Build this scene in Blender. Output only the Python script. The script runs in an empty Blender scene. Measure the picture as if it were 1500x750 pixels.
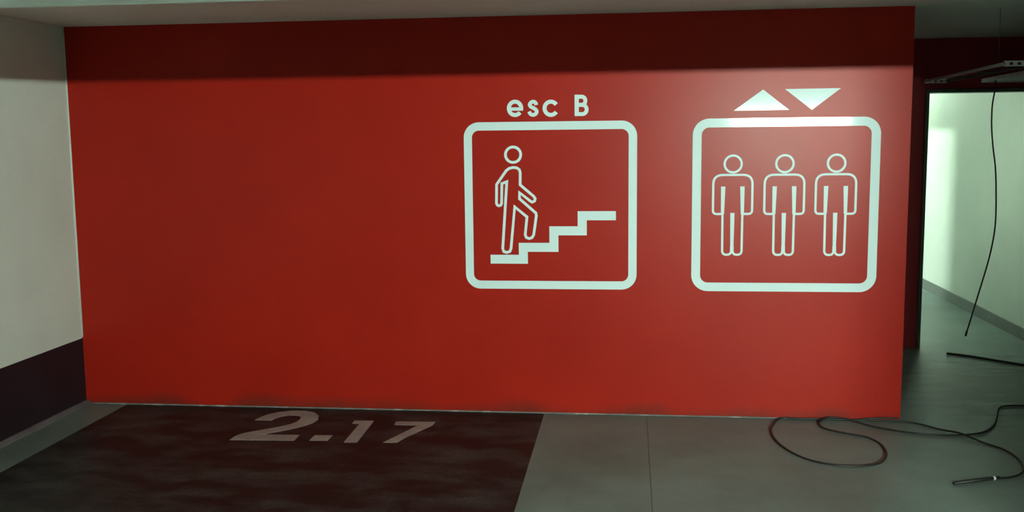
import bpy, bmesh, math, random
from mathutils import Vector, Matrix
from mathutils.geometry import tessellate_polygon

random.seed(4)
scene = bpy.context.scene
COL = scene.collection

# ------------------------------------------------------------------ camera
# world: x right along the red wall, y into the picture, z up, metres
F_PX, CAM_H = 1458.8, 1.65
RIGHT = Vector((0.99314453, 0.11640211, -0.01069981))
UP = Vector((-0.00343444, 0.12055285, 0.99270097))
FWD = Vector((-0.11684238, 0.98585879, -0.12012618))
CAM = Vector((0.0, 0.0, CAM_H))
cam_data = bpy.data.cameras.new('camera')
cam_data.sensor_fit = 'HORIZONTAL'
cam_data.sensor_width = 36.0
cam_data.lens = 36.0 * F_PX / 1500.0
cam_data.clip_start = 0.05
cam = bpy.data.objects.new('camera', cam_data)
COL.objects.link(cam)
m3 = Matrix((RIGHT, UP, -FWD)).transposed()
cam.matrix_world = Matrix.Translation(CAM) @ m3.to_4x4()
scene.camera = cam

# ------------------------------------------------------------------ world (dim even fill standing in for lamps of the rest of the garage)
world = bpy.data.worlds.new('world')
scene.world = world
world.use_nodes = True
bg = world.node_tree.nodes['Background']
bg.inputs['Color'].default_value = (0.86, 1.0, 0.87, 1)
bg.inputs['Strength'].default_value = 0.035

vs = scene.view_settings
vs.view_transform = 'Standard'
vs.look = 'None'
vs.gamma = 1.0
vs.use_curve_mapping = False
vs.exposure = 0.0

# ------------------------------------------------------------------ lamp settings (lamps are built further down)
LAMP_COL = (0.86, 1.0, 0.85)
MAIN_LAMP = 4250.0
CORRIDOR_LAMP = 190.0
SIDE_LAMP = 470.0

# ------------------------------------------------------------------ measures
D = 5.767                 # distance of the red wall
X0, X1 = -3.396, 1.544    # red wall from the left corner to its free edge
HT = 2.328                # ceiling
YB = 7.80                 # wall with the doorway
XD0, XD1 = 2.21, 3.05     # doorway
ZD = 1.93                 # doorway head


def ray(px, py):
    return (RIGHT * ((px - 750.0) / F_PX) + UP * (-(py - 375.0) / F_PX) + FWD)


def on_wall(px, py, y=D):
    d = ray(px, py)
    p = CAM + d * (y / d.y)
    return p.x, p.z


def on_floor(px, py, z=0.0):
    d = ray(px, py)
    p = CAM + d * ((z - CAM_H) / d.z)
    return p.x, p.y


# ------------------------------------------------------------------ materials
def new_mat(name):
    m = bpy.data.materials.new(name)
    m.use_nodes = True
    return m, m.node_tree, m.node_tree.nodes['Principled BSDF']


def mottled(name, c1, c2, scale=3.0, rough=(0.5, 0.6), bump=0.0, spec=0.5, fine=90.0, fine_amt=0.08,
            stretch=(1, 1, 1), detail=6.0, lo=0.35, hi=0.65):
    m, nt, b = new_mat(name)
    tc = nt.nodes.new('ShaderNodeTexCoord')
    mp = nt.nodes.new('ShaderNodeMapping')
    mp.inputs['Scale'].default_value = stretch
    nt.links.new(tc.outputs['Object'], mp.inputs['Vector'])
    n = nt.nodes.new('ShaderNodeTexNoise')
    n.inputs['Scale'].default_value = scale
    n.inputs['Detail'].default_value = detail
    n.inputs['Roughness'].default_value = 0.65
    nt.links.new(mp.outputs['Vector'], n.inputs['Vector'])
    r = nt.nodes.new('ShaderNodeValToRGB')
    r.color_ramp.elements[0].position = lo
    r.color_ramp.elements[1].position = hi
    r.color_ramp.elements[0].color = (*c1, 1)
    r.color_ramp.elements[1].color = (*c2, 1)
    nt.links.new(n.outputs['Fac'], r.inputs['Fac'])
    f = nt.nodes.new('ShaderNodeTexNoise')
    f.inputs['Scale'].default_value = fine
    f.inputs['Detail'].default_value = 2
    nt.links.new(tc.outputs['Object'], f.inputs['Vector'])
    mr = nt.nodes.new('ShaderNodeMapRange')
    mr.inputs['From Min'].default_value = 0.3
    mr.inputs['From Max'].default_value = 0.7
    mr.inputs['To Min'].default_value = 1 - fine_amt
    mr.inputs['To Max'].default_value = 1 + fine_amt
    nt.links.new(f.outputs['Fac'], mr.inputs['Value'])
    mul = nt.nodes.new('ShaderNodeVectorMath')
    mul.operation = 'SCALE'
    nt.links.new(r.outputs['Color'], mul.inputs[0])
    nt.links.new(mr.outputs['Result'], mul.inputs['Scale'])
    nt.links.new(mul.outputs['Vector'], b.inputs['Base Color'])
    rr = nt.nodes.new('ShaderNodeMapRange')
    rr.inputs['To Min'].default_value = rough[0]
    rr.inputs['To Max'].default_value = rough[1]
    nt.links.new(n.outputs['Fac'], rr.inputs['Value'])
    nt.links.new(rr.outputs['Result'], b.inputs['Roughness'])
    b.inputs['Specular IOR Level'].default_value = spec
    if bump:
        bp = nt.nodes.new('ShaderNodeBump')
        bp.inputs['Strength'].default_value = bump
        bp.inputs['Distance'].default_value = 0.004
        nt.links.new(f.outputs['Fac'], bp.inputs['Height'])
        nt.links.new(bp.outputs['Normal'], b.inputs['Normal'])
    return m


def emitter(name, col, strength):
    m = bpy.data.materials.new(name)
    m.use_nodes = True
    nt = m.node_tree
    nt.nodes.clear()
    o = nt.nodes.new('ShaderNodeOutputMaterial')
    e = nt.nodes.new('ShaderNodeEmission')
    e.inputs['Color'].default_value = (*col, 1)
    e.inputs['Strength'].default_value = strength
    nt.links.new(e.outputs[0], o.inputs['Surface'])
    return m


M_RED = mottled('red_wall_paint', (0.315, 0.0125, 0.0062), (0.355, 0.0150, 0.0074), 1.6, (0.31, 0.35), 0.05, 0.155, 160, 0.06)


def add_grime(m, z_top, col, amount):
    nt = m.node_tree
    b = nt.nodes['Principled BSDF']
    src = b.inputs['Base Color'].links[0].from_socket
    tc = nt.nodes.new('ShaderNodeTexCoord')
    sx = nt.nodes.new('ShaderNodeSeparateXYZ')
    nt.links.new(tc.outputs['Object'], sx.inputs[0])
    n = nt.nodes.new('ShaderNodeTexNoise')
    n.inputs['Scale'].default_value = 3.0
    n.inputs['Detail'].default_value = 7
    nt.links.new(tc.outputs['Object'], n.inputs['Vector'])
    lim = nt.nodes.new('ShaderNodeMath')                      # ragged upper edge of the splash dirt
    lim.operation = 'MULTIPLY_ADD'
    lim.inputs[1].default_value = z_top * 2
    lim.inputs[2].default_value = -z_top * 0.45
    nt.links.new(n.outputs['Fac'], lim.inputs[0])
    sub = nt.nodes.new('ShaderNodeMath')
    sub.operation = 'SUBTRACT'
    nt.links.new(lim.outputs[0], sub.inputs[0])
    nt.links.new(sx.outputs['Z'], sub.inputs[1])
    mr = nt.nodes.new('ShaderNodeMapRange')
    mr.inputs['From Min'].default_value = -0.02
    mr.inputs['From Max'].default_value = z_top * 0.7
    mr.inputs['To Max'].default_value = amount
    nt.links.new(sub.outputs[0], mr.inputs['Value'])
    mx = nt.nodes.new('ShaderNodeMix')
    mx.data_type = 'RGBA'
    nt.links.new(mr.outputs['Result'], mx.inputs['Factor'])
    nt.links.new(src, mx.inputs[6])
    mx.inputs[7].default_value = (*col, 1)
    nt.links.new(mx.outputs[2], b.inputs['Base Color'])


add_grime(M_RED, 0.10, (0.11, 0.022, 0.015), 0.7)
M_WHITE = mottled('white_wall_paint', (0.58, 0.62, 0.57), (0.64, 0.68, 0.63), 1.3, (0.6, 0.7), 0.05, 0.4, 120, 0.03)
M_DADO = mottled('dark_dado_paint', (0.012, 0.007, 0.011), (0.016, 0.010, 0.015), 2.5, (0.5, 0.6), 0.05, 0.3)
M_MAROON = mottled('maroon_wall_paint', (0.27, 0.016, 0.020), (0.31, 0.019, 0.023), 2.0, (0.5, 0.6), 0.03, 0.3)
M_CEIL = mottled('ceiling_paint', (0.66, 0.70, 0.65), (0.74, 0.78, 0.73), 1.4, (0.75, 0.85), 0.06, 0.2, 70, 0.05)
M_FLOOR = mottled('concrete_floor', (0.120, 0.156, 0.146), (0.180, 0.228, 0.214), 1.7, (0.34, 0.48), 0.10, 0.2, 110, 0.12,
                  stretch=(1, 1.0, 1))


def add_streaks(m, col, amount):
    """dirt streaked along x, with shade before the doorway put into its colour"""
    nt = m.node_tree
    b = nt.nodes['Principled BSDF']
    src = b.inputs['Base Color'].links[0].from_socket
    tc = nt.nodes.new('ShaderNodeTexCoord')
    mp = nt.nodes.new('ShaderNodeMapping')
    mp.inputs['Scale'].default_value = (1.6, 4.0, 1)
    nt.links.new(tc.outputs['Object'], mp.inputs['Vector'])
    n = nt.nodes.new('ShaderNodeTexNoise')
    n.inputs['Scale'].default_value = 2.2
    n.inputs['Detail'].default_value = 9
    n.inputs['Roughness'].default_value = 0.62
    nt.links.new(mp.outputs['Vector'], n.inputs['Vector'])
    dv = nt.nodes.new('ShaderNodeVectorMath')
    dv.operation = 'DISTANCE'
    dv.inputs[1].default_value = (2.65, 6.55, 0)
    nt.links.new(tc.outputs['Object'], dv.inputs[0])
    near = nt.nodes.new('ShaderNodeMapRange')
    near.inputs['From Min'].default_value = 1.5
    near.inputs['From Max'].default_value = 0.3
    near.inputs['To Min'].default_value = -0.35
    near.inputs['To Max'].default_value = 0.12
    nt.links.new(dv.outputs['Value'], near.inputs['Value'])
    ad = nt.nodes.new('ShaderNodeMath')
    nt.links.new(n.outputs['Fac'], ad.inputs[0])
    nt.links.new(near.outputs['Result'], ad.inputs[1])
    mr = nt.nodes.new('ShaderNodeMapRange')
    mr.inputs['From Min'].default_value = 0.36
    mr.inputs['From Max'].default_value = 0.56
    mr.inputs['To Max'].default_value = amount
    nt.links.new(ad.outputs[0], mr.inputs['Value'])
    mx = nt.nodes.new('ShaderNodeMix')
    mx.data_type = 'RGBA'
    nt.links.new(mr.outputs['Result'], mx.inputs['Factor'])
    nt.links.new(src, mx.inputs[6])
    mx.inputs[7].default_value = (*col, 1)
    nt.links.new(mx.outputs[2], b.inputs['Base Color'])


add_streaks(M_FLOOR, (0.035, 0.044, 0.036), 0.85)  # dirt streaks, plus painted darkening of the shaded floor before the doorway
M_BAY = mottled('charcoal_floor_paint', (0.012, 0.010, 0.010), (0.062, 0.060, 0.057), 2.6, (0.42, 0.58), 0.10, 0.16, 45, 0.30,
                stretch=(1.0, 1.9, 1), detail=12, lo=0.44, hi=0.74)
M_STICK = mottled('white_vinyl', (0.60, 0.77, 0.79), (0.64, 0.80, 0.82), 2.0, (0.080, 0.086), 0.0, 0.085, 200, 0.02)
M_NUM = mottled('floor_number_paint', (0.26, 0.245, 0.235), (0.34, 0.325, 0.31), 9.0, (0.4, 0.5), 0.08, 0.4, 130, 0.12)
M_CAULK = mottled('grey_joint_filler', (0.16, 0.15, 0.145), (0.42, 0.40, 0.38), 9.0, (0.6, 0.7), 0.1, 0.3, lo=0.5, hi=0.72)
M_SKIRT = mottled('grey_skirting', (0.13, 0.14, 0.135), (0.16, 0.17, 0.165), 3.0, (0.45, 0.55), 0.05, 0.4)
M_KERB = mottled('grey_kerb', (0.085, 0.082, 0.085), (0.12, 0.115, 0.115), 5.0, (0.5, 0.6), 0.1, 0.3)
M_FRAME = mottled('dark_green_frame_paint', (0.070, 0.105, 0.075), (0.085, 0.125, 0.09), 3.0, (0.4, 0.5), 0.0, 0.4)
M_CABLE = mottled('black_cable', (0.010, 0.011, 0.010), (0.016, 0.017, 0.016), 8.0, (0.45, 0.55), 0.0, 0.4)
M_METAL = mottled('galvanised_metal', (0.66, 0.65, 0.66), (0.76, 0.75, 0.76), 12.0, (0.45, 0.55), 0.0, 0.5)
M_TRAYDARK = mottled('shaded_tray_steel', (0.10, 0.10, 0.105), (0.14, 0.14, 0.145), 8.0, (0.55, 0.65), 0.0, 0.4)  # shade under the wide tray put into the steel colour; rods share it
M_TRAYBLACK = mottled('deep_shade_steel', (0.02, 0.018, 0.02), (0.03, 0.026, 0.028), 8.0, (0.6, 0.7), 0.0, 0.3)  # same steel with the narrow tray's unlit underside painted in
M_BRASS = mottled('bright_metal', (0.80, 0.80, 0.78), (0.85, 0.85, 0.83), 8.0, (0.2, 0.25), 0.0, 0.6)
M_HOUSING = mottled('lamp_housing', (0.55, 0.56, 0.55), (0.6, 0.61, 0.6), 4.0, (0.4, 0.5), 0.0, 0.4)


# ------------------------------------------------------------------ helpers
def link(name, bm, mat, parent=None, smooth=False):
    bmesh.ops.recalc_face_normals(bm, faces=bm.faces)
    me = bpy.data.meshes.new(name)
    bm.to_mesh(me)
    bm.free()
    me.materials.append(mat)
    if smooth:
        for p in me.polygons:
            p.use_smooth = True
    o = bpy.data.objects.new(name, me)
    COL.objects.link(o)
    o.parent = parent
    return o


def tag(o, label, cat, group=None):
    o['label'] = label
    o['category'] = cat
    if group:
        o['group'] = group
    return o


def struct(o):
    o['kind'] = 'structure'
    return o


def empty(name, loc, label, cat, group=None):
    o = bpy.data.objects.new(name, None)
    COL.objects.link(o)
    o.location = loc
    o.empty_display_size = 0.1
    return tag(o, label, cat, group)


def rel(parent, o):
    """parent o keeping its world coordinates (parents are only translated)"""
    o.parent = parent
    o.location = Vector(o.location) - Vector(parent.location)
    return o


def add_box(bm, x0, x1, y0, y1, z0, z1, bevel=0.0):
    r = bmesh.ops.create_cube(bm, size=1.0)
    vs_ = r['verts']
    bmesh.ops.scale(bm, vec=(x1 - x0, y1 - y0, z1 - z0), verts=vs_)
    bmesh.ops.translate(bm, vec=((x0 + x1) / 2, (y0 + y1) / 2, (z0 + z1) / 2), verts=vs_)
    if bevel:
        es = list({e for v in vs_ for e in v.link_edges})
        bmesh.ops.bevel(bm, geom=es, offset=bevel, segments=1, affect='EDGES')


def box(name, mat, x0, x1, y0, y1, z0, z1, bevel=0.0, parent=None):
    bm = bmesh.new()
    add_box(bm, x0, x1, y0, y1, z0, z1, bevel)
    return link(name, bm, mat, parent)


def slab(name, mat, x0, x1, y0, y1, z0, z1):
    return struct(box(name, mat, x0, x1, y0, y1, z0, z1))


def add_tube(bm, pts, rad, seg=8, cap=True):
    pts = [Vector(p) for p in pts]
    rings = []
    n = len(pts)
    rad = rad if isinstance(rad, (list, tuple)) else [rad] * n
    prev = None
    for i, p in enumerate(pts):
        t = (pts[min(i + 1, n - 1)] - pts[max(i - 1, 0)]).normalized()
        a = prev if prev is not None else (Vector((0, 0, 1)) if abs(t.z) < 0.9 else Vector((1, 0, 0)))
        u = (a - t * a.dot(t)).normalized()
        prev = u
        w = t.cross(u)
        rings.append([bm.verts.new(p + (u * math.cos(k * math.tau / seg) + w * math.sin(k * math.tau / seg)) * rad[i])
                      for k in range(seg)])
    for a, b in zip(rings, rings[1:]):
        for k in range(seg):
            bm.faces.new((a[k], a[(k + 1) % seg], b[(k + 1) % seg], b[k]))
    if cap:
        bm.faces.new(rings[0][::-1])
        bm.faces.new(rings[-1])


def tube(name, mat, pts, rad, seg=8, parent=None):
    bm = bmesh.new()
    add_tube(bm, pts, rad, seg)
    return link(name, bm, mat, parent, True)


def catmull(P, sub=8):
    P = [Vector(p) for p in P]
    out = []
    for i in range(len(P) - 1):
        p0, p1, p2, p3 = P[max(i - 1, 0)], P[i], P[i + 1], P[min(i + 2, len(P) - 1)]
        for k in range(sub):
            t = k / sub
            out.append(0.5 * ((2 * p1) + (p2 - p0) * t + (2 * p0 - 5 * p1 + 4 * p2 - p3) * t * t
                              + (3 * p1 - p0 - 3 * p2 + p3) * t ** 3))
    out.append(P[-1])
    return out


# flat lettering: 2-D shapes (a, b) laid on the wall (a=x, b=z) or on the floor (a=x, b=y)
WALL, FLOOR_ = 'wall', 'floor'
T_WALL, T_FLOOR = 0.0015, 0.0015


def place(kind, a, b, h):
    if kind == WALL:
        return Vector((a, D - h, b))
    return Vector((a, b, h))


def add_poly(bm, pts, kind, h0, h1):
    tri = tessellate_polygon([[Vector((a, b, 0)) for a, b in pts]])
    lo = [bm.verts.new(place(kind, a, b, h0)) for a, b in pts]
    hi = [bm.verts.new(place(kind, a, b, h1)) for a, b in pts]
    n = len(pts)
    for t in tri:
        bm.faces.new([hi[i] for i in t])
        bm.faces.new([lo[i] for i in reversed(t)])
    for i in range(n):
        bm.faces.new((lo[i], lo[(i + 1) % n], hi[(i + 1) % n], hi[i]))


STAGGER = [0]


def add_stroke(bm, pts, width, kind, h0, h1, closed=False):
    """ribbon of a given width along a polyline, mitred at the corners; width may be a list"""
    STAGGER[0] = (STAGGER[0] + 1) % 8          # strokes that overlap lie a hair above each other
    h1 = h1 + 0.00012 * STAGGER[0]
    P = [Vector(p) for p in pts]
    n = len(P)
    W = list(width) if isinstance(width, (list, tuple)) else [width] * n
    L, Rr = [], []
    for i in range(n):
        if closed:
            a, b = P[i - 1], P[(i + 1) % n]
        else:
            a, b = (P[i - 1] if i else None), (P[i + 1] if i < n - 1 else None)
        d1 = (P[i] - a).normalized() if a is not None else None
        d2 = (b - P[i]).normalized() if b is not None else None
        if d1 is None:
            d1 = d2
        if d2 is None:
            d2 = d1
        n1, n2 = Vector((-d1.y, d1.x)), Vector((-d2.y, d2.x))
        mm = n1 + n2
        mm = mm.normalized() if mm.length > 1e-6 else n1
        k = min(1.0 / max(mm.dot(n1), 0.25), 1.9)
        L.append(P[i] + mm * (W[i] / 2 * k))
        Rr.append(P[i] - mm * (W[i] / 2 * k))
    V = [[bm.verts.new(place(kind, q.x, q.y, h)) for q in S] for S, h in ((L, h1), (Rr, h1), (L, h0), (Rr, h0))]
    for i in range(n if closed else n - 1):
        j = (i + 1) % n
        bm.faces.new((V[0][i], V[0][j], V[1][j], V[1][i]))
        bm.faces.new((V[2][i], V[3][i], V[3][j], V[2][j]))
        bm.faces.new((V[0][i], V[2][i], V[2][j], V[0][j]))
        bm.faces.new((V[1][i], V[1][j], V[3][j], V[3][i]))
    if not closed:
        bm.faces.new((V[0][0], V[1][0], V[3][0], V[2][0]))
        bm.faces.new((V[0][-1], V[2][-1], V[3][-1], V[1][-1]))


def fillet(pts, r, seg=6, closed=True):
    P = [Vector(p) for p in pts]
    n = len(P)
    R_ = r if isinstance(r, (list, tuple)) else [r] * n
    out = []
    for i in range(n):
        if (not closed and i in (0, n - 1)) or R_[i] <= 0:
            out.append(P[i])
            continue
        a, b = (P[i - 1] - P[i]), (P[(i + 1) % n] - P[i])
        la, lb = a.length, b.length
        a.normalize()
        b.normalize()
        ang = a.angle(b)
        t = min(R_[i] / max(math.tan(ang / 2), 1e-4), la * 0.49, lb * 0.49)
        p, q = P[i] + a * t, P[i] + b * t
        for k in range(seg + 1):
            u = k / seg
            out.append((p * (1 - u) + P[i] * u) * (1 - u) + (P[i] * (1 - u) + q * u) * u)
    return out


def arc(cx, cy, rx, ry, a0, a1, n=28):
    return [(cx + rx * math.cos(math.radians(a0 + (a1 - a0) * k / n)),
             cy + ry * math.sin(math.radians(a0 + (a1 - a0) * k / n))) for k in range(n + 1)]


def wall_px(pts):
    return [on_wall(*p) for p in pts]


def floor_px(pts):
    return [on_floor(*p) for p in pts]


# ================================================================== STRUCTURE
# floor: two poured slabs with a saw-cut joint between them
XJ = 0.105
floor = slab('floor', M_KERB, -3.6, 7.0, -13.0, 14.0, -0.16, -0.004)
box('floor_slab', M_FLOOR, -3.6, XJ - 0.0012, -13.0, 14.0, -0.004, 0.0, parent=floor)
box('floor_slab', M_FLOOR, XJ + 0.0012, 7.0, -13.0, 14.0, -0.004, 0.0, parent=floor)

slab('ceiling', M_CEIL, -3.6, 7.0, -13.0, 14.0, HT, HT + 0.2)
slab('trim_1', M_CEIL, X0, 7.0, 1.30, 1.806, 1.9004, HT)           # downstand beam overhead

# left wall with a dark painted dado, and the kerb at its foot
wl = slab('wall_left', M_WHITE, X0 - 0.2, X0, -13.0, 14.0, 0.0, HT)
dado = box('dado', M_DADO, X0, X0 + 0.003, -13.0, D, 0.0, 0.421, parent=wl)
kb = bmesh.new()
prof = [(0.003, 0.0), (0.028, 0.0), (0.026, 0.010), (0.012, 0.026), (0.003, 0.028)]
ra = [kb.verts.new((X0 + a, -13.0, b)) for a, b in prof]
rb = [kb.verts.new((X0 + a, D, b)) for a, b in prof]
for i in range(len(prof)):
    j = (i + 1) % len(prof)
    kb.faces.new((ra[i], ra[j], rb[j], rb[i]))
kb.faces.new(ra[::-1])
kb.faces.new(rb)
struct(link('baseboard_left', kb, M_KERB))

# the red wall, with a joint left open at the floor and a filler bead in it
slab('wall_back', M_RED, X0, X1, D, YB, 0.010, HT)
bm = bmesh.new()
N = 160
pts, rads = [], []
for i in range(N + 1):
    x = X0 + 0.03 + (X1 - X0 - 0.04) * i / N
    pts.append((x, D + 0.0005, 0.0050))
    rads.append(0.0040 + 0.0016 * random.random())
add_tube(bm, pts, rads, 6)
struct(link('trim_2', bm, M_CAULK, None, True))
# filler line in the corner between the white and the red wall
bm = bmesh.new()
add_tube(bm, [(X0 + 0.003, D - 0.002, 0.43), (X0 + 0.003, D - 0.002, HT)], 0.006, 6)
struct(link('trim_3', bm, M_WHITE, None, True))

# wall with the doorway
wr = slab('wall_rear', M_MAROON, X1, XD0 - 0.028, YB, YB + 0.14, 0.0, HT)
box('lintel', M_MAROON, XD0 - 0.028, 7.0, YB, YB + 0.14, ZD + 0.028, HT, parent=wr)
box('wall_section', M_MAROON, XD1 + 0.028, 7.0, YB, YB + 0.14, 0.0, ZD + 0.028, parent=wr)
# door lining
dr = struct(bpy.data.objects.new('door_1', None))
COL.objects.link(dr)
dr.location = ((XD0 + XD1) / 2, YB, 0)
for nm, a in (('jamb', (XD0 - 0.028, XD0, YB - 0.02, YB + 0.16, 0.0, ZD)),
              ('jamb', (XD1, XD1 + 0.028, YB - 0.02, YB + 0.16, 0.0, ZD)),
              ('door_head', (XD0 - 0.028, XD1 + 0.028, YB - 0.02, YB + 0.16, ZD, ZD + 0.028))):
    rel(dr, box(nm, M_FRAME, *a, 0.004))
# corridor beyond: white right wall with grey skirting, end wall, unseen partition, its side opening shaped to bound the light patch
wc = slab('wall_right', M_WHITE, XD1 + 0.05, XD1 + 0.2, YB + 0.14, 14.0, 0.0, HT)
struct(box('baseboard_right', M_SKIRT, XD1 + 0.036, XD1 + 0.05, YB + 0.16, 14.0, 0.0, 0.10, 0.003))
slab('wall_end', M_WHITE, -0.5, XD1 + 0.05, 12.6, 12.75, 0.0, HT)
wp = slab('wall_partition', M_WHITE, 1.9, 2.0, YB + 0.14, 10.40, 0.0, HT)
box('lintel', M_WHITE, 1.9, 2.0, 10.40, 12.6, 1.85, HT, parent=wp)

# out-of-view walls added on the right to shade the lobby before the doorway
slab('wall_shading_front', M_WHITE, 1.80, 4.6, 2.90, 3.10, 0.0, HT)
slab('wall_shading_side', M_WHITE, 4.6, 4.8, 2.90, YB, 0.0, HT)

# ================================================================== FLOOR MARKINGS
bay = box('parking_bay_paint', M_BAY, -3.124, -0.5, -2.6, D - 0.004, 0.0003, 0.0015)
tag(bay, 'charcoal painted parking bay on the floor in front of red wall', 'floor marking')

num = empty('bay_number', (-1.65, 5.1, 0.0015), 'pale painted number 2.17 on the charcoal parking bay', 'number')
H0, H1 = 0.0016, 0.0028
two = [(60, 517), (105, 483), (160, 452), (260, 422), (430, 388), (600, 358), (760, 330), (900, 298), (990, 260), (1036, 222),
       (1036, 195), (980, 179), (880, 178), (770, 194), (690, 218), (635, 250), (405, 243), (470, 208), (590, 163),
       (740, 131), (920, 114), (1090, 115), (1220, 136), (1283, 183), (1272, 238), (1200, 285), (1080, 326), (920, 363),
       (750, 396), (600, 422), (515, 440), (1017, 448), (948, 524)]
glyphs = [
    ('numeral', [(330 + a / 9.375, 590 + b / 9.375) for a, b in two]),
    ('full_stop', [(453, 645.8), (479.6, 646.3), (487.3, 638.4), (461, 638.0)]),
    ('numeral', [(503.4, 648.6), (522.8, 648.8), (547.8, 617), (519.5, 616.6), (516, 621), (526.5, 621.5)]),
    ('numeral', [(561, 648.8), (581.2, 649), (596, 640.5), (633, 624), (637.6, 618.6), (580.3, 618), (577.8, 623), (612, 623.6)]),
]
for nm, g in glyphs:
    bm = bmesh.new()
    add_poly(bm, floor_px(g), FLOOR_, H0, H1)
    rel(num, link(nm, bm, M_NUM))

# ================================================================== WALL SIGNS
W0, W1 = 0.0, T_WALL


def rounded_frame(x0, x1, z0, z1, bar, r):
    h = bar / 2
    pts = [(x0 + h, z0 + h), (x1 - h, z0 + h), (x1 - h, z1 - h), (x0 + h, z1 - h)]
    out = []
    for (cx, cz), a0 in zip(((x0 + r, z0 + r), (x1 - r, z0 + r), (x1 - r, z1 - r), (x0 + r, z1 - r)), (180, 270, 0, 90)):
        out += arc(cx, cz, r - h, r - h, a0, a0 + 90, 10)
    bm = bmesh.new()
    add_stroke(bm, out, bar, WALL, W0, W1, True)
    return bm


def ring(cx, cz, rad, w):
    bm = bmesh.new()
    add_stroke(bm, arc(cx, cz, rad, rad, 0, 360, 40)[:-1], w, WALL, W0, W1, True)
    return bm


# --- stairs sign
st = empty('stairs_sign', ((-0.9585 + 0.0428) / 2, D, 0.753),
           'white framed pictogram of a person climbing stairs on red wall', 'sign')
rel(st, link('frame', rounded_frame(-0.9585, 0.0428, 0.753, 1.7278, 0.0475, 0.088), M_STICK))
s = 3.752
steps = [(33, 674), (212.5, 674), (212.5, 609), (380.5, 609), (380.5, 518), (536, 518), (536, 435), (721, 435)]
bm = bmesh.new()
sp = wall_px([(710 + a / s, 200 + b / s) for a, b in steps])
sp = [list(p) for p in sp]
for i in (0, 2, 4, 6):                                   # level treads
    zz = (sp[i][1] + sp[i + 1][1]) / 2
    sp[i][1] = sp[i + 1][1] = zz
for i in (1, 3, 5):                                      # plumb risers
    xx = (sp[i][0] + sp[i + 1][0]) / 2
    sp[i][0] = sp[i + 1][0] = xx
add_stroke(bm, sp, 0.0525, WALL, W0, W1)
rel(st, link('stair_line', bm, M_STICK))
walker = [(752, 245.3), (757, 245.8), (760.8, 248.5), (762, 252.5), (762, 270.8), (781.8, 287.6), (784, 291), (783, 294.5),
          (779.7, 296), (777, 294.6), (761.0, 282.2), (761.0, 291), (785.0, 312), (785.7, 316), (781.8, 344), (779.4, 348),
          (775.4, 349.4), (771.2, 348), (769.4, 344), (772, 317.7), (754, 303), (748.6, 364), (747, 368.2), (742.5, 369.8),
          (738, 368.4), (736.5, 364), (742.4, 266.2), (735.2, 268.9), (734.8, 297.8), (733.6, 300.4), (731, 301.4),
          (728.5, 300.4), (727.3, 297.8), (727.5, 270.3), (741.5, 250), (746, 246.6)]
bm = bmesh.new()
add_stroke(bm, wall_px(walker), 0.0155, WALL, W0, W1, True)
wk = rel(st, link('climbing_figure', bm, M_STICK))
hx, hz = on_wall(751.6, 226.6)
hd = link('head', ring(hx, hz, 0.0445, 0.0155), M_STICK, wk)

# --- lettering above the stairs sign
tx = empty('stairway_lettering', (-0.45, D, 1.77), 'white letters esc B above the stairs pictogram', 'lettering')


def L10(pts):
    return wall_px([(730 + a / 10.0, 130 + b / 10.0) for a, b in pts])


ew = 0.0225
bm = bmesh.new()
add_stroke(bm, L10([(338, 298)] + arc(245, 287, 91, 98, 0, -322, 40)), ew, WALL, W0, W1)
add_stroke(bm, L10([(160, 297), (362, 297)]), ew * 0.84, WALL, W0, W1)
rel(tx, link('letter', bm, M_STICK))
bm = bmesh.new()
spts = [(556, 238), (545, 206), (510, 189), (474, 206), (460, 236), (478, 264), (512, 282), (546, 304), (563, 334), (548, 366),
        (510, 384), (470, 368), (452, 334)]
add_stroke(bm, L10([(p.x, p.y) for p in catmull([(a, b, 0) for a, b in spts], 4)]), ew * 0.93, WALL, W0, W1)
rel(tx, link('letter', bm, M_STICK))
bm = bmesh.new()
add_stroke(bm, L10(arc(770, 286, 93, 97, -34, -326, 36)), ew, WALL, W0, W1)
rel(tx, link('letter', bm, M_STICK))
bm = bmesh.new()
add_stroke(bm, L10([(1148, 88), (1148, 400)]), ew * 1.05, WALL, W0, W1)
add_stroke(bm, L10([(1140, 117), (1225, 117)] + arc(1225, 176, 50, 59, -90, 90, 14)[1:] + [(1140, 235)]), ew * 0.97, WALL, W0, W1)
add_stroke(bm, L10([(1140, 237), (1230, 237)] + arc(1230, 304, 64, 67, -90, 90, 14)[1:] + [(1140, 371)]), ew * 0.97, WALL, W0, W1)
rel(tx, link('letter', bm, M_STICK))

# --- lift sign
lf = empty('lift_sign', ((0.3557 + 1.385) / 2, D, 0.748),
           'white framed pictogram of three standing people on red wall', 'sign')
rel(lf, link('frame', rounded_frame(0.3557, 1.385, 0.748, 1.7328, 0.0495, 0.093), M_STICK))


U = 0.00386   # metres per pixel there
hw, armi, legw = 28.3 * U, 14.9 * U, 15.2 * U
z_sh, z_arm, z_ft, z_pit, z_cr = 0.0, -57.5 * U, -118.0 * U, -17.0 * U, -56.0 * U
lw = 0.0125


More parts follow.
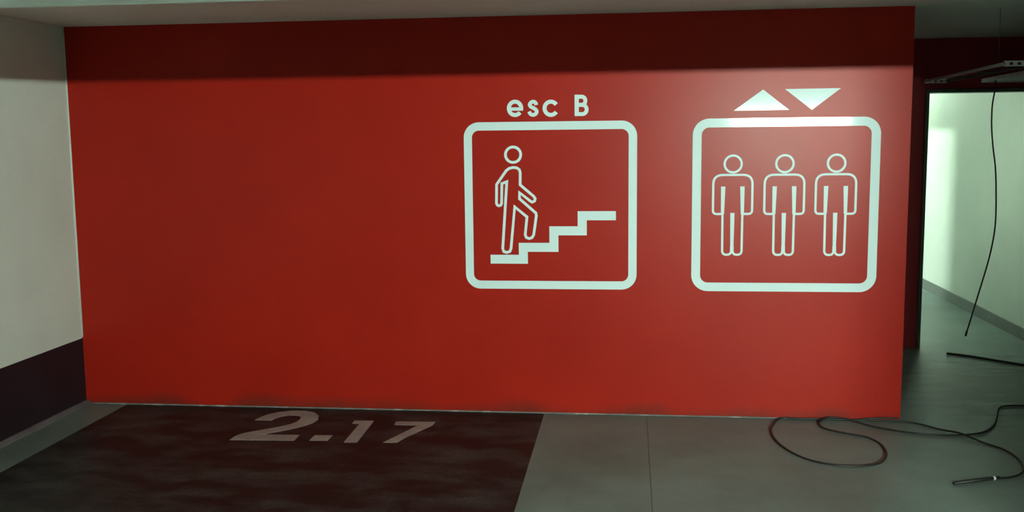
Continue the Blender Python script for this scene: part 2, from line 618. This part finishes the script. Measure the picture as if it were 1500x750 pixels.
def standing_figure(name, cx, cz):
    bm = bmesh.new()
    # shoulders and outer arms, hands closed towards the body
    for sgn in (-1, 1):
        path = [(0.0, z_sh), (sgn * hw, z_sh), (sgn * hw, z_arm), (sgn * armi, z_arm), (sgn * armi, z_arm + 0.02)]
        q = fillet(path, [0, 0.062, 0.022, 0.004, 0], 8, False)
        add_stroke(bm, [(cx + a.x, cz + a.y) for a in q], lw, WALL, W0, W1)
        # gap between arm and trunk, drawn as a broad line
        add_stroke(bm, [(cx + sgn * (armi - 0.004), cz + z_pit), (cx + sgn * (armi - 0.002), cz + z_arm)], [0.0245, 0.0175], WALL, W0, W1)
        # outer leg and foot
        leg = [(sgn * (armi - 0.002), z_arm), (sgn * (armi - 0.003), z_ft), (sgn * 0.004, z_ft), (sgn * 0.004, z_ft + 0.05)]
        q = fillet(leg, [0, 0.026, 0.024, 0], 8, False)
        add_stroke(bm, [(cx + a.x, cz + a.y) for a in q], lw, WALL, W0, W1)
    add_stroke(bm, [(cx, cz + z_cr), (cx, cz + z_ft + 0.022)], [0.0235, 0.0175], WALL, W0, W1)
    o = rel(lf, link(name, bm, M_STICK))
    link('head', ring(cx, cz + 16.0 * U, 12.3 * U, lw), M_STICK, o)
    return o


for cxp, czp in ((1073.7, 256.2), (1149.4, 255.8), (1225.0, 255.2)):
    a, b = on_wall(cxp, czp)
    standing_figure('standing_figure', a, b)

# --- arrows above the lift sign
for nm, lab, pts in (('arrow_sign', 'white triangle pointing up above the pictogram of three people', [(1074.7, 162.3), (1117.9, 131.1), (1156, 160.9)]),
                     ('arrow_sign', 'white triangle pointing down above the pictogram of three people', [(1149.9, 130.5), (1232, 129.0), (1189.3, 160.9)])):
    bm = bmesh.new()
    add_poly(bm, wall_px(pts), WALL, W0, W1)
    tag(link(nm, bm, M_STICK), lab, 'arrow', 'lift arrows')

# ================================================================== CABLES
def floor_cable(name, px, rad, label, group='cables lying on the floor', lift=()):
    P = []
    for i, (a, b) in enumerate(px):
        x, y = on_floor(a, b, rad)
        if x < X1 + 0.03:
            y = min(y, D - rad - 0.004)
        P.append((x, y, rad + (0.0015 if i not in lift else 2 * rad + 0.003)))
    o = tube(name, M_CABLE, catmull(P, 6), rad, 8)
    return tag(o, label, 'cable', group), P


loop = [(1316, 616.5), (1285, 615), (1250, 613), (1205, 611), (1165, 610), (1142, 612.5), (1131.5, 624), (1130, 634), (1139, 648),
        (1158, 662), (1184, 673.5), (1216, 680.5), (1252, 683.3), (1280, 681), (1294, 675), (1298.5, 664), (1290, 651),
        (1272, 641.5), (1250, 637), (1225, 632.5), (1206, 627), (1199.5, 620), (1212, 615.5), (1240, 617.5), (1272, 623.5),
        (1305, 630), (1340, 635), (1372, 637.5), (1408, 637.5), (1440, 633.5), (1456, 622), (1460, 608), (1462.5, 598.5),
        (1474, 594.8), (1500, 594.6), (1545, 597)]
floor_cable('floor_cable', loop, 0.0058, 'long black cable looped on the grey floor at foot of red wall', lift=(22, 23, 0, 1))
tail = [(1186, 613.5), (1230, 614.5), (1275, 616.5), (1318, 617.5), (1345, 621), (1378, 629.5), (1408, 638.5), (1440, 648.5), (1470, 658.5),
        (1490, 671), (1499, 684), (1496, 693.5), (1480, 699.5), (1457, 701.5)]
c2, P2 = floor_cable('floor_cable', tail, 0.0052, 'black cable with thick stiff end curled on the grey floor', lift=(6,))
ex, ey = on_floor(1397, 708.5, 0.008)
e0 = Vector(P2[-1])
e1 = Vector((ex, ey, 0.0095))
e0 = Vector((e0.x, e0.y, 0.0095))
sl = tube('end_sleeve', M_CABLE, [e0 + (e1 - e0) * -0.12, e0, e1], [0.0065, 0.0085, 0.0085], 8, c2)
bm = bmesh.new()
ct = e0 + (e1 - e0) * 0.02
add_tube(bm, [ct - (e1 - e0).normalized() * 0.006, ct + (e1 - e0).normalized() * 0.006], 0.0098, 10)
cl = link('metal_ferrule', bm, M_BRASS, c2, True)
cl['label'] = 'small shiny metal ferrule'
floor_cable('floor_cable', [(1387, 518), (1420, 522), (1460, 528.5), (1500, 535), (1560, 546)], 0.0095,
            'thick dark cable lying straight across the floor before the doorway')

# ================================================================== METAL TRAYS UNDER THE CEILING
def tray(label, corners, z, side_h, hang, underside, pitch=0.055, fill=0.74):
    """corners: near-left, near-right, far-right, far-left on plan"""
    nl, nr, fr, fl = [Vector((a, b, 0)) for a, b in corners]
    t = empty('metal_tray', (nl.x, nl.y, z), label, 'tray', 'trays under the ceiling')
    V = Vector((0, 0, 1))

    def strip(name, a, b, z0, z1, th, mat):
        bm = bmesh.new()
        d = (b - a).normalized()
        nrm = Vector((-d.y, d.x, 0)) * th / 2
        vs_ = []
        for zz in (z0, z1):
            for q in (a - nrm, b - nrm, b + nrm, a + nrm):
                vs_.append(bm.verts.new((q.x, q.y, zz)))
        for f in ((0, 1, 2, 3), (4, 5, 6, 7), (0, 1, 5, 4), (1, 2, 6, 5), (2, 3, 7, 6), (3, 0, 4, 7)):
            bm.faces.new([vs_[i] for i in f])
        return rel(t, link(name, bm, mat))

    strip('side_rail', nl, fl, z, z + side_h, 0.004, M_METAL)
    strip('side_rail', nr, fr, z, z + side_h, 0.004, underside)  # right rail takes the shaded underside colour too
    # bottom of cross slats with open slots between them
    n = int((fl - nl).length / pitch)
    for k in range(n):
        u0, u1 = (k + 0.06) / n, (k + 0.06 + fill) / n
        um = (u0 + u1) / 2
        a, b = nl.lerp(fl, um), nr.lerp(fr, um)
        e = (b - a).normalized() * 0.003
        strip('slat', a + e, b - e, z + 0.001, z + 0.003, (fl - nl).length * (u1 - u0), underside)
    # perforated lips at both ends: small tabs with gaps under a rim
    for a, b in ((nl, nr), (fl, fr)):
        e = (b - a).normalized() * 0.003
        lip = strip('end_lip', a + e, b - e, z + 0.018, z + 0.026, 0.004, M_METAL)
        low = strip('end_lip', a + e, b - e, z - 0.004, z + 0.003, 0.004, M_METAL)
        w = (b - a).length
        m = int(w / 0.036)
        for k in range(m):
            p, q = a.lerp(b, (k + 0.2) / m), a.lerp(b, (k + 0.72) / m)
            strip('tab', p, q, z + 0.003, z + 0.018, 0.004, M_METAL)
    for u in hang:
        for a, b in ((nl, fl), (nr, fr)):
            p = a.lerp(b, u)
            p = p + (((nl + nr) / 2).lerp((fl + fr) / 2, u) - p).normalized() * 0.015
            bm = bmesh.new()
            add_tube(bm, [(p.x, p.y, z + 0.002), (p.x, p.y, HT - 0.0005)], 0.0018, 6)
            rel(t, link('hanger_rod', bm, M_TRAYDARK, None, True))
    return t


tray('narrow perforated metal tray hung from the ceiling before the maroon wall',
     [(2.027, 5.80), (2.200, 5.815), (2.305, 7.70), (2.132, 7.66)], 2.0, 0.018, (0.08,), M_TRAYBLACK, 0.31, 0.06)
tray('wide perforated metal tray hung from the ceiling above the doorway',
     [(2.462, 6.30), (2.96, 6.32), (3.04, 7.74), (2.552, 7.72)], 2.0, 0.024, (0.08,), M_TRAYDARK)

YH = 7.42
hp = [(1459, 118), (1457.5, 132), (1453.5, 155), (1452.5, 185), (1454.5, 215), (1458, 245), (1459, 280), (1458.5, 320), (1455, 350),
      (1447, 385), (1434, 428), (1423, 464), (1415, 490)]
P = []
for a, b in hp:
    x, z = on_wall(a, b, YH)
    P.append((x, YH, z))
P[0] = (P[0][0], YH, 1.997)
hc = tube('hanging_cable', M_CABLE, catmull(P, 6), 0.0056, 8)
tag(hc, 'thin black cable hanging loose in front of the lit doorway', 'cable')
bm = bmesh.new()
e = Vector(P[-1])
dv = (Vector(P[-1]) - Vector(P[-2])).normalized()
add_tube(bm, [e - dv * 0.03, e + dv * 0.012], 0.0078, 8)
link('cable_end', bm, M_CABLE, hc, True)


# ================================================================== LAMPS
def batten(label, c, length, strength, along='x', rad=0.019, drop=True, zc=HT, col=LAMP_COL):
    t = empty('fluorescent_lamp', c, label, 'lamp', 'fluorescent lamps')
    ax = Vector((1, 0, 0)) if along == 'x' else Vector((0, 1, 0))
    c = Vector(c)

    def bx(name, l, w, z0, z1, mat):
        if along == 'x':
            o = box(name, mat, c.x - l / 2, c.x + l / 2, c.y - w / 2, c.y + w / 2, c.z + z0, c.z + z1, 0.004)
        else:
            o = box(name, mat, c.x - w / 2, c.x + w / 2, c.y - l / 2, c.y + l / 2, c.z + z0, c.z + z1, 0.004)
        return rel(t, o)
    bx('housing', length + 0.1, max(0.09, 2.4 * rad), rad + 0.011, rad + 0.066, M_HOUSING)
    bm = bmesh.new()
    add_tube(bm, [c - ax * length / 2, c + ax * length / 2], rad, 14)
    rel(t, link('tube', bm, emitter('lamp_glow', col, strength), None, True))
    for s_ in (-1, 1):
        p = c + ax * (length / 2 + 0.018) * s_
        bm = bmesh.new()
        add_box(bm, p.x - 0.017, p.x + 0.017, p.y - 0.017, p.y + 0.017, p.z - 0.022, p.z + rad + 0.012, 0.003)
        rel(t, link('lamp_holder', bm, M_HOUSING))
        if drop:
            p = c + ax * length * 0.35 * s_
            bm = bmesh.new()
            add_tube(bm, [(p.x, p.y, c.z + rad + 0.065), (p.x, p.y, zc - 0.0005)], 0.005, 6)
            rel(t, link('hanger_rod', bm, M_HOUSING, None, True))
    return t


batten('suspended fluorescent tube lamp lighting the red wall', (2.03, -1.5, 1.82), 1.36, MAIN_LAMP, rad=0.014)
batten('fluorescent tube lamp at the far end of the corridor', (2.45, 11.9, 2.12), 0.9, CORRIDOR_LAMP, 'x', col=(0.74, 1.0, 0.76))
batten('fluorescent tube lamp in the room beside the corridor', (0.2, 10.9, 2.12), 0.6, SIDE_LAMP, 'y', rad=0.055, col=(0.80, 1.0, 0.84))
batten('unseen fill tube added on the partition to even out the corridor wall', (2.046, 8.5, 1.55), 0.8, 42.0, 'y', drop=False, col=(0.74, 1.0, 0.76))  # fill light added to brighten the near part of the corridor wall
